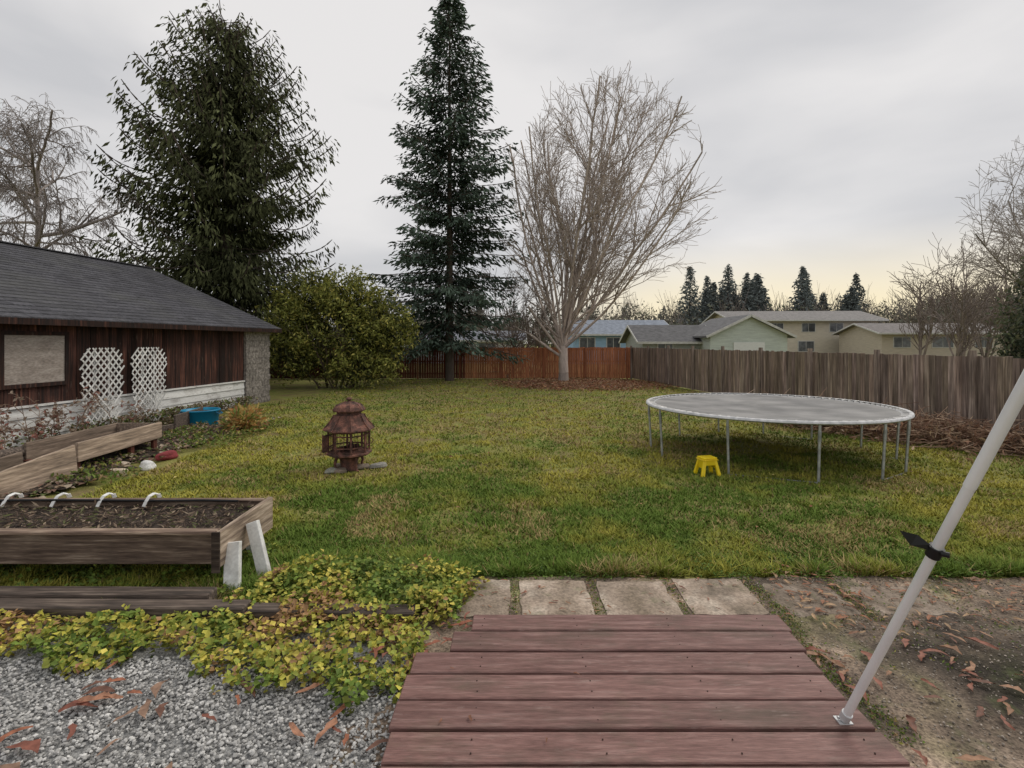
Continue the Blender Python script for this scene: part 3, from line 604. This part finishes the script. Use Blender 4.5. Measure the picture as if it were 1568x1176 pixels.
# ------------------------------------------------------------ rusty lantern fire pit
ft=empty('rusty_lantern_fireplace',(-2.7,8.66,0),math.radians(22.5)); rust=mk('rusty_iron',(.06,.038,.032),(.27,.125,.09),scale=9,rough=.8,bump=.5,fine=.35,fscale=60,c3=(.155,.075,.058),metal=.1)
b=B(); b.lathe([(.001,.20),(.20,.20),(.27,.235),(.34,.25),(.37,.262),(.37,.285),(.33,.30),(.001,.30)],8,sm=False)
b.lathe([(.345,.645),(.39,.65),(.41,.66),(.405,.68),(.345,.74),(.295,.80),(.255,.87),(.235,.905),(.20,.91),(.195,.955),(.25,.96),(.262,.975),(.258,.99),(.235,1.03),(.19,1.07),(.12,1.10),(.05,1.115),(.028,1.12),(.025,1.135),(.045,1.148),(.05,1.165),(.032,1.185),(.001,1.195)],8,sm=False)
for k in range(8):
    a=2*math.pi*k/8; c_,s_=math.cos(a),math.sin(a)
    b.tube([(.325*c_,.325*s_,.29),(.325*c_,.325*s_,.655)],.018,6)
    b.tube([(.412*c_,.412*s_,.675),(.30*c_,.30*s_,.80),(.24*c_,.24*s_,.91)],.011,6,0,1.2)
    b.tube([(.26*c_,.26*s_,.985),(.20*c_,.20*s_,1.065),(.06*c_,.06*s_,1.118)],.009,6,0,1.2)
    a2=2*math.pi*(k+1)/8
    for z in (.31,.385,.575,.635): b.beam((.315*c_,.315*s_,z),(.315*math.cos(a2),.315*math.sin(a2),z),.014,.02,0,1)
    for t_ in (.25,.5,.75):
        xx=.312*(c_*(1-t_)+math.cos(a2)*t_); yy=.312*(s_*(1-t_)+math.sin(a2)*t_); b.tube([(xx,yy,.30),(xx,yy,.64)],.004,4)
for k in range(4):
    a=math.pi/8+math.pi/2*k; c_,s_=math.cos(a),math.sin(a); b.tube([(.22*c_,.22*s_,.22),(.25*c_,.25*s_,.12),(.23*c_,.23*s_,.05),(.28*c_,.28*s_,.0)],[.028,.022,.02,.028],6)
b.lathe([(.16,.21),(.13,.06),(.17,.0)],10)
b.beam((-.33,-.12,.47),(-.42,-.17,.47),.012,.28,0,.8); b.tube([(-.42,-.17,.34),(-.42,-.17,.62)],.012,6); b.tube([(.345,-.12,.52),(.375,-.12,.47),(.345,-.12,.42)],.009,6)
b.tube([(-.15,0,.33),(.16,.05,.36)],.05,8,0,.3); b.tube([(0,-.15,.36),(.05,.16,.40)],.04,8,0,.3)
b.obj('ironwork',[rust],ft)
b=B(); b.box(-.26,-.06,-.30,-.1,0,.06,0,.7); b.box(.1,.33,-.12,.1,0,.05,0,.6); b.box(-.2,.1,.1,.3,0,.05,0,.6); b.obj('base_blocks',[conc],ft,bevel=.015)
# ------------------------------------------------------------ awning pole
ap=empty('awning_pole',(1.73,2.73,.12)); b=B(); d=Vector((.11,-.83,1.78))
b.tube([d*.02,d*.80],.0205,16,0,1.0); b.tube([d*.79,d*1.45],.0225,16,0,1.05); b.tube([d*.60,d*.625],.029,16,1)
b.tube([d*.012,d*.035],.026,12,0,.7)
b.box(-.035,.035,-.03,.03,0.001,.008,0,.7); b.tube([(-.03,0,.02),(.03,0,.02)],.008,8,0,.7)
b.obj('pole_tube',[mk('aluminium_white',(.74,.75,.77),(.88,.89,.90),scale=5,rough=.3,metal=.15,stretch=(1,1,.4),spec=.5),mk('black_plastic',(.015,.015,.016),rough=.4)],ap)
b=B(); q=d*.615; b.add([q+Vector((-.02,0,.0)),q+Vector((-.09,.02,.015)),q+Vector((-.13,.03,.075)),q+Vector((-.06,.02,.06)),q+Vector((-.02,0,.025))],[(0,1,2,3,4)],0,1)
b.tube([q+Vector((0,-.03,0)),q+Vector((.02,-.05,.0))],.012,8); b.obj('clamp_strap',[bpy.data.materials['black_plastic']],ap)
# ------------------------------------------------------------ conifers
def prof(zs,rs): return lambda z: float(np.interp(z,zs,rs))
def conifer(name,x,y,H,pf,z0,nw,nb,col1,col2,leafL,leafW,dro,dens,trunk_r=.3,seed=1,tipup=.5,hang=.25,jag=.35):
    rr=np.random.default_rng(seed); T=empty(name,(x,y,0))
    S=([],[],[],[]); CL=[];DL=[];CC_=[];LL=[]
    k=14
    for i_ in range(k):
        za=H*.97*i_/k; zb_=H*.97*(i_+1)/k; S[0].append((0,0,za));S[1].append((0,0,zb_));S[2].append(trunk_r*(1-za/H)+.02);S[3].append(trunk_r*(1-zb_/H)+.02)
    zz=z0
    while zz<H-.15:
        rad=pf(zz); fr=zz/H
        for q in range(nb):
            if rr.random()<.06: continue
            az=rr.uniform(0,6.28); Lb=rad*(1-jag*rr.random()**1.5)*1.04+.1
            z1=zz+rr.uniform(-.3,.3); h=np.array([math.cos(az),math.sin(az)])
            e0=(.55*fr-.05)+rr.normal(0,.11); npt=max(4,int(Lb/.28)); pts=[]
            for s in np.linspace(0,1,npt):
                zc=z1+Lb*(e0*s-dro*s*s*(1-fr*.7)+tipup*.12*s**5); pts.append(np.array([h[0]*Lb*s,h[1]*Lb*s,zc]))
            for a_,c_ in zip(pts[:-1],pts[1:]): S[0].append(tuple(a_));S[1].append(tuple(c_));S[2].append(.02+.015*Lb/4);S[3].append(.015)
            side=np.array([-h[1],h[0],0.]); out=np.array([h[0],h[1],0.])
            tone=rr.uniform(.65,1.3)
            for si,p in enumerate(pts):
                s=si/(npt-1)
                if s<.04: continue
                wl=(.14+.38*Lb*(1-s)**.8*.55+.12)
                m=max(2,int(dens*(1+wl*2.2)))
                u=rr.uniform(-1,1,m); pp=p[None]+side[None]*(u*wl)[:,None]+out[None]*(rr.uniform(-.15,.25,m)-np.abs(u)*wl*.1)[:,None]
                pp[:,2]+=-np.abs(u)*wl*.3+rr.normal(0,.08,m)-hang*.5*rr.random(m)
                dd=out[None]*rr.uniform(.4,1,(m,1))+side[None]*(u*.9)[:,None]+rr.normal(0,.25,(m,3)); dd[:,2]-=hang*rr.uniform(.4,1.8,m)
                CL.append(pp);DL.append(dd); tc_=np.clip(.15+.85*s+rr.normal(0,.15,m),0,1)[:,None]; CC_.append((col1*(1-tc_)+col2*tc_)*tone*rr.uniform(.6,1.4,(m,1))); LL.append(rr.uniform(.6,1.3,m)*leafL)  # inner sprays darker than tips: crown's inner shade painted into foliage colour
        zz+=H/nw*(1.15-.5*fr)
    segs_mesh('trunk_and_branches',S[0],S[1],S[2],S[3],(.10,.08,.065),bark,T,5)
    C=np.concatenate(CL);D=np.concatenate(DL);co_=np.concatenate(CC_);ll=np.concatenate(LL)
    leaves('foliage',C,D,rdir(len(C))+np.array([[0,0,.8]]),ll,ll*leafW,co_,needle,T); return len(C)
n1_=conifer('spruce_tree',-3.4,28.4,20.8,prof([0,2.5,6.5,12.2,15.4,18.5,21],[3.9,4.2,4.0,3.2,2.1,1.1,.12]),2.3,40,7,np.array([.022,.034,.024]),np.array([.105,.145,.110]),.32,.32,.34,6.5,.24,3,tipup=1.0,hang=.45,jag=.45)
n2_=conifer('cedar_tree',-14.0,25.6,18.0,prof([0,3,6,9.4,12.6,15.5,17,18.4],[4.4,5.0,5.4,5.2,4.0,2.4,1.3,.1]),1.6,38,9,np.array([.024,.029,.014]),np.array([.095,.105,.046]),.33,.28,.42,6.2,.40,5,tipup=2.5,hang=1.1,jag=.5)
print('leafcounts',n1_,n2_)
# ------------------------------------------------------------ evergreen shrub
def bush(name,x,y,lobes,n,ls,cols,seed=2,stems=14,gap=.36):
    T=empty(name,(x,y,0)); C=[];Q=[]
    tot=sum(l[3]*l[4]*l[5] for l in lobes)
    for (cx,cy,cz,rx,ry,rz) in lobes:
        m=int(n*rx*ry*rz/tot); d=rdir(m); r=R.random(m)**.45; r=r*(1+.16*np.sin(d[:,0]*7+cx*3)*np.sin(d[:,2]*8+cy)+.12*np.sin(d[:,0]*15+d[:,2]*11))
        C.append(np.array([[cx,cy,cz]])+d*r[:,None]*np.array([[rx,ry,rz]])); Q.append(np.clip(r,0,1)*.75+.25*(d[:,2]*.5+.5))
    C=np.concatenate(C);Q=np.concatenate(Q)
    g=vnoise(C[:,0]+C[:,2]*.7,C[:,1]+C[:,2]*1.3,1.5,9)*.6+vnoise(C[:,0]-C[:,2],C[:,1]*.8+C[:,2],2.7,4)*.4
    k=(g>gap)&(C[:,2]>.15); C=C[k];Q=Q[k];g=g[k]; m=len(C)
    t_=np.clip((Q-.45)*1.7+R.normal(0,.22,m)+(g-.5)*1.2,0,1)[:,None]  # inside leaves dark, outer and top ones lighter: shading painted into leaf colour
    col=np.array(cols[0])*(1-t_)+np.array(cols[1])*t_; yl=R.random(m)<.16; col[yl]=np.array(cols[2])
    col*=R.uniform(.7,1.3,(m,1)); D=rdir(m); D[:,2]-=.25
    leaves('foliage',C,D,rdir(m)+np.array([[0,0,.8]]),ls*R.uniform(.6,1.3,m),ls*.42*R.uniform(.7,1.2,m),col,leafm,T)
    S=([],[],[],[]); cf=dict(n=[6,4],wig=[.15,.2],trop=[.05,.05],lv=1,kids=[4],start=[.3],ang=[(20,50)],ratio=[(.4,.6)],minr=.01)
    for k in range(stems):
        a=U(0,6.28); mr_=max(l[3] for l in lobes); grow(Vector((U(-.8,.8),U(-.5,.5),0)),Vector((math.cos(a)*.7,math.sin(a)*.7,1)).normalized(),mr_*U(.9,1.3),.05,0,cf,S)
    segs_mesh('stems',[tuple(a) for a in S[0]],[tuple(a) for a in S[1]],S[2],S[3],(.13,.10,.07),bark,T)
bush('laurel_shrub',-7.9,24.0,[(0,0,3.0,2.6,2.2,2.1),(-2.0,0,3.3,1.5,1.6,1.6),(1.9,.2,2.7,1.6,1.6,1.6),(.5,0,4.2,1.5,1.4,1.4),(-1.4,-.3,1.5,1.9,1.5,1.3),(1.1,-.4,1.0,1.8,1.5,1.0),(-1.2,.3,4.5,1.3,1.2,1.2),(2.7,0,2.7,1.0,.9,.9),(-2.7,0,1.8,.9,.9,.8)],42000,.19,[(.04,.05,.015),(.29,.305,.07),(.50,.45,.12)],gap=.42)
def bare(name,x,y,S,col,k=4):
    T=empty(name,(x,y,0)); r=np.array(S[2]); c=np.array(col)[None]*np.where(r>.05,1.15,1.0)[:,None]*R.uniform(.7,1.3,(len(r),1))
    segs_mesh('trunk_and_branches',[tuple(a) for a in S[0]],[tuple(a) for a in S[1]],S[2],S[3],c,bark,T,k); print(name,len(r))
random.seed(21)
S=([],[],[],[]); cf=dict(n=[12,8,6,4],wig=[.045,.07,.10,.12],trop=[.05,.045,.03,.02],lv=3,kids=[11,8,5],start=[.10,.12,.1],ang=[(18,45),(18,45),(20,55)],ratio=[(.28,.48),(.35,.6),(.4,.7)],minr=.009,env=(2.3,0,9.0,5.8,5.3,7.3))
for a_,b_,r0,r1 in (((0,0,0),(.02,0,.5),.30,.25),((.02,0,.5),(0,0,1.0),.25,.24),((0,0,1.0),(.02,0,1.9),.24,.20),((.02,0,1.9),(.1,0,3.0),.18,.14)): S[0].append(Vector(a_));S[1].append(Vector(b_));S[2].append(r0);S[3].append(r1)
for k in range(28):
    a=2*math.pi*k*.382+U(-.15,.15); tilt=math.radians([10,24,36,50,64][k%5]+U(-6,6))
    d=Vector((math.cos(a)*math.sin(tilt)+.07,math.sin(a)*math.sin(tilt),math.cos(tilt))).normalized()
    grow(Vector((0,0,U(1.2,2.8))),d,U(12,15.5)*(1-.25*tilt/1.2),U(.055,.09),0,cf,S)
bare('bare_maple_tree',2.7,27.5,S,(.42,.355,.315))
S=([],[],[],[]); cf=dict(n=[9,8,7,6],wig=[.10,.14,.15,.1],trop=[.0,.0,-.10,-.35],lv=3,kids=[8,8,7],start=[.2,.15,.1],ang=[(25,60),(25,60),(20,60)],ratio=[(.45,.65),(.4,.6),(.4,.65)],minr=.008)
p=Vector((0,0,0)); 
for k in range(8):
    q=p+Vector((U(-.12,.12),0,1.25)); S[0].append(p);S[1].append(q);S[2].append(.26-.022*k);S[3].append(.26-.022*(k+1)); 
    if k>3:
        for m in range(3): a=U(0,6.28); grow(q,Vector((math.cos(a),math.sin(a),U(.3,1.2))).normalized(),U(2.8,4.6),.07,0,cf,S)
    p=q
grow(Vector((.0,0,7.0)),Vector((1,.1,.25)).normalized(),4.2,.10,0,cf,S)
grow(Vector((.0,0,5.0)),Vector((1,.1,.0)).normalized(),4.0,.09,0,cf,S)
bare('bare_birch_tree',-21.6,24.0,S,(.32,.28,.26))
S=([],[],[],[]); cf=dict(n=[9,7,5,4],wig=[.08,.10,.12,.12],trop=[.04,.04,.03,.0],lv=3,kids=[8,7,6],start=[.2,.15,.1],ang=[(20,50),(20,50),(20,60)],ratio=[(.35,.55),(.4,.6),(.4,.7)],minr=.009)
for k in range(11):
    a=U(0,6.28); t_=U(.1,.7); grow(Vector((0,0,1)),Vector((math.cos(a)*t_-.1,math.sin(a)*t_,1)).normalized(),U(8,11.5),.08,0,cf,S)
bare('bare_tree',30.0,28,S,(.34,.30,.275))
for (x_,y_,hh,sd_) in ((36,46,7,1),(41.5,48,8.5,2),(34,40,5.5,3),(39,43,7,5),(44,46,8,6)):
    random.seed(sd_); S=([],[],[],[]); cf2=dict(cf); cf2['lv']=2; cf2['minr']=.018
    for k in range(6): a=U(0,6.28); t_=U(.05,.35); grow(Vector((0,0,0)),Vector((math.cos(a)*t_,math.sin(a)*t_,1)).normalized(),hh*U(.75,1.1),.09,0,cf2,S)
    bare('bare_tree',x_,y_,S,(.22,.18,.16))
bush('evergreen_bush',22.4,21.5,[(0,0,3.2,1.6,1.8,3.1),(-1.0,0,1.9,1.3,1.4,1.9),(1.5,0,4.6,1.8,1.8,3.0)],16000,.22,[(.03,.04,.028),(.12,.14,.08),(.16,.16,.09)],stems=6)
# ------------------------------------------------------------ neighbour houses
gl=mk('window_glass',(.05,.055,.06),(.12,.13,.14),scale=2,rough=.15,spec=.6)
def house(name,cx,cy,rz,W,Dp,ez,rz_,wallc,roofc,wins,ov=.45):
    H=empty(name,(cx,cy,0),rz); wm=mk(name+'_wall',tuple(c*.9 for c in wallc),tuple(c*1.08 for c in wallc),scale=1.5,rough=.8,fine=.08,fscale=12,stretch=(1,1,8)); rm=mk(name+'_roof',tuple(c*.75 for c in roofc),tuple(c*1.2 for c in roofc),scale=3,rough=.9,fine=.25,fscale=25,stretch=(1,1,3))
    tr=mk(name+'_trim',(.52,.52,.50),(.66,.66,.63),rough=.7)
    b=B(); b.box(-W/2,W/2,0,Dp,0,ez,0)
    for s in (-1,1): b.add([(s*W/2,0,ez),(s*W/2,Dp,ez),(s*W/2,Dp/2,rz_)],[(0,1,2)],0)
    b.obj('walls',[wm],H)
    b=B(); sl_=(rz_-ez)/(Dp/2); t=.12
    for s in (0,1):
        ya=-ov if s==0 else Dp+ov; za=ez-sl_*ov; 
        b.hexa([(-W/2-ov,ya,za),(W/2+ov,ya,za),(W/2+ov,Dp/2,rz_),(-W/2-ov,Dp/2,rz_),(-W/2-ov,ya,za+t),(W/2+ov,ya,za+t),(W/2+ov,Dp/2,rz_+t),(-W/2-ov,Dp/2,rz_+t)],0)
    b.obj('roof',[rm],H)
    b=B(); b.box(-W/2-ov,W/2+ov,-ov-.03,-ov-.005,ez-sl_*ov-.04,ez-sl_*ov+t+.0,0)
    for s in (-1,1):
        for ya in (-ov,Dp+ov): b.beam((s*(W/2+ov+.02),ya,ez-sl_*ov+.04),(s*(W/2+ov+.02),Dp/2,rz_+.04),.04,.15,0)
    for (x,z,w_,h_) in wins: 
        b.box(x-w_/2-.08,x+w_/2+.08,-.05,-.005,z-.08,z+h_+.08,0)
    b.obj('trim',[tr],H)
    b=B()
    for (x,z,w_,h_) in wins:
        b.box(x-w_/2,x-.03,-.07,-.052,z,z+h_,0,U(.6,1.6)); b.box(x+.03,x+w_/2,-.07,-.052,z,z+h_,0,U(.6,1.6))
    b.obj('windows',[gl],H); return H
gh=house('green_gabled_house',18.6,38.4,math.radians(90),6.2,5.2,2.6,3.85,(.56,.62,.57),(.14,.14,.145),[],ov=.4)
b=B(); b.box(-3.16,-3.11,1.55,3.65,.0,2.1,0,1); b.obj('garage_door',[mk('garage_door',(.7,.72,.70),(.8,.82,.8),rough=.6,stretch=(1,1,10))],gh)
b=B()
for z in (.5,1.0,1.5): b.box(-3.175,-3.162,1.55,3.65,z,z+.03,0,.6)
b.obj('door_panels',[bpy.data.materials['garage_door']],gh)
house('gray_roof_house',11.8,37.2,0,5.0,5.5,2.2,3.3,(.36,.38,.36),(.12,.12,.125),[(-.9,1.2,1.0,.8)])
house('blue_house',10.6,50,0,9.5,9,2.9,4.3,(.30,.46,.62),(.22,.25,.30),[(-3.4,1.5,1.4,1.0),(-.9,1.5,1.2,1.0),(2.5,1.5,1.6,1.0)])
house('white_house',-5.5,52,0,13,8,2.3,3.2,(.70,.72,.75),(.18,.19,.22),[(-2,1.1,1.6,.9),(3,1.1,1.6,.9)])
house('beige_apartment_building',36.0,64,math.radians(-3),17,10,4.9,6.1,(.60,.545,.45),(.22,.21,.205),[(-7,3.4,1.5,1.0),(-3.5,3.4,1.5,1.0),(0.3,3.4,1.5,1.0),(3.6,3.4,1.5,1.0),(7,3.4,1.5,1.0),(-6,1.0,1.8,1.2),(0,1.0,1.8,1.2),(5,1.0,1.8,1.2)],ov=.8)
house('beige_house',44.5,54,math.radians(-4),12,8,3.1,4.1,(.54,.48,.385),(.20,.185,.18),[(-4,1.6,1.6,1.0),(0,1.6,2.0,1.0),(4,1.6,1.6,1.0)],ov=.6)
# ------------------------------------------------------------ distant trees
T=empty('distant_conifers'); CL=[];CO=[];LLn=[];S=([],[],[],[])
rs=random.Random(99)
for k in range(30):
    d=rs.uniform(82,98); a=rs.choice([rs.uniform(.34,.50),rs.uniform(.34,.50),rs.uniform(.55,.66)]); S[0].append((a*d,d,0)); S[3].append(rs.uniform(9.5,15.0))
spec=[(p[0],p[1],h) for p,h in zip(S[0],S[3])]+[(49.9,90,9.5),(59,60,11),(58.5,58,14)]
S=([],[],[],[])
for k in range(60): d=U(100,130); spec.append((U(-90,130),d,U(8,12)))
for (x,y,h) in spec:
    m=int(1300 if y<99 else 450); f=R.random(m)**.75; wr=h*.21*(1-f)**.7*(.35+.75*R.random(m))*(1+.25*np.sin(f*30+x)); a=R.uniform(0,6.28,m)
    CL.append(np.stack([x+wr*np.cos(a),y+wr*np.sin(a),h*(.06+.94*f)+R.normal(0,.18,m)],1)); CO.append(np.array([[.105,.125,.12]])*R.uniform(.5,1.4,(m,1))*U(.8,1.3)+.035); LLn.append(R.uniform(.5,1.1,m)*(1.1-.6*f))  # distance haze painted into the needle colour as a pale lift
    S[0].append((x,y,0));S[1].append((x,y,h*.97));S[2].append(.25);S[3].append(.04)
C=np.concatenate(CL); D=rdir(len(C)); D[:,2]=-np.abs(D[:,2])*.6; leaves('foliage',C,D,rdir(len(C)),np.concatenate(LLn)*1.0,np.concatenate(LLn)*.45,np.concatenate(CO),needle,T)
segs_mesh('trunks',S[0],S[1],S[2],S[3],(.07,.06,.055),bark,T)
T=empty('distant_treeline'); P0=[];P1=[];r0=[];cols=[];CL=[];CO=[]
for k in range(350):
    d=U(78,120); x=U(-1.1,1.25)*d if k<230 else U(.2,1.1)*d; h=U(6.5,11.5)*d/95+ (1.5 if x/d>.75 else 0); c=np.array([.22,.19,.17])*U(.7,1.3)
    for m in range(42):
        z=U(.2,.75)*h; a=U(0,6.28); l=U(.2,.5)*h; s=U(.1,.7); P0.append((x+U(-1,1),d+U(-1,1),z)); P1.append((P0[-1][0]+math.cos(a)*l*s,P0[-1][1]+math.sin(a)*l*s,z+l*U(.5,1))); r0.append(U(.025,.06)); cols.append(c)
    m=170; dd=rdir(m); CL.append(np.array([[x,d,h*.45]])+dd*(R.random(m)**.5)[:,None]*np.array([[h*.42,h*.4,h*.43]])); CO.append(np.tile(np.array([[.17,.155,.13]])*U(.6,1.3)+np.array([[0,U(0,.03),0]]),(m,1)))
segs_mesh('twigs',P0,P1,np.array(r0),np.array(r0)*.4,np.array(cols),bark,T,3)
C=np.concatenate(CL); leaves('brush',C,rdir(len(C)),rdir(len(C)),.75,.3,np.concatenate(CO),needle,T)
bush('evergreen_hedge',-11.5,31.5,[(0,0,1.6,4.5,1.2,1.9),(-4,0,2.0,3,1.2,2.2)],9000,.25,[(.020,.026,.014),(.06,.075,.03),(.09,.09,.04)],stems=4)
S=([],[],[],[]); random.seed(5); cf3=dict(n=[6,5,4],wig=[.12,.15,.15],trop=[.02,.0,.0],lv=2,kids=[7,6],start=[.1,.1],ang=[(20,55),(20,60)],ratio=[(.35,.6),(.4,.6)],minr=.010)
for k in range(20): a=U(0,6.28); t_=U(.1,.8); grow(Vector((U(-1.3,1.3),U(-.3,.3),0)),Vector((math.cos(a)*t_,math.sin(a)*t_,1)).normalized(),U(3.5,6.5),.04,0,cf3,S)
bare('bare_shrub',.4,31.5,S,(.17,.135,.115))
print('objects',len(bpy.data.objects))
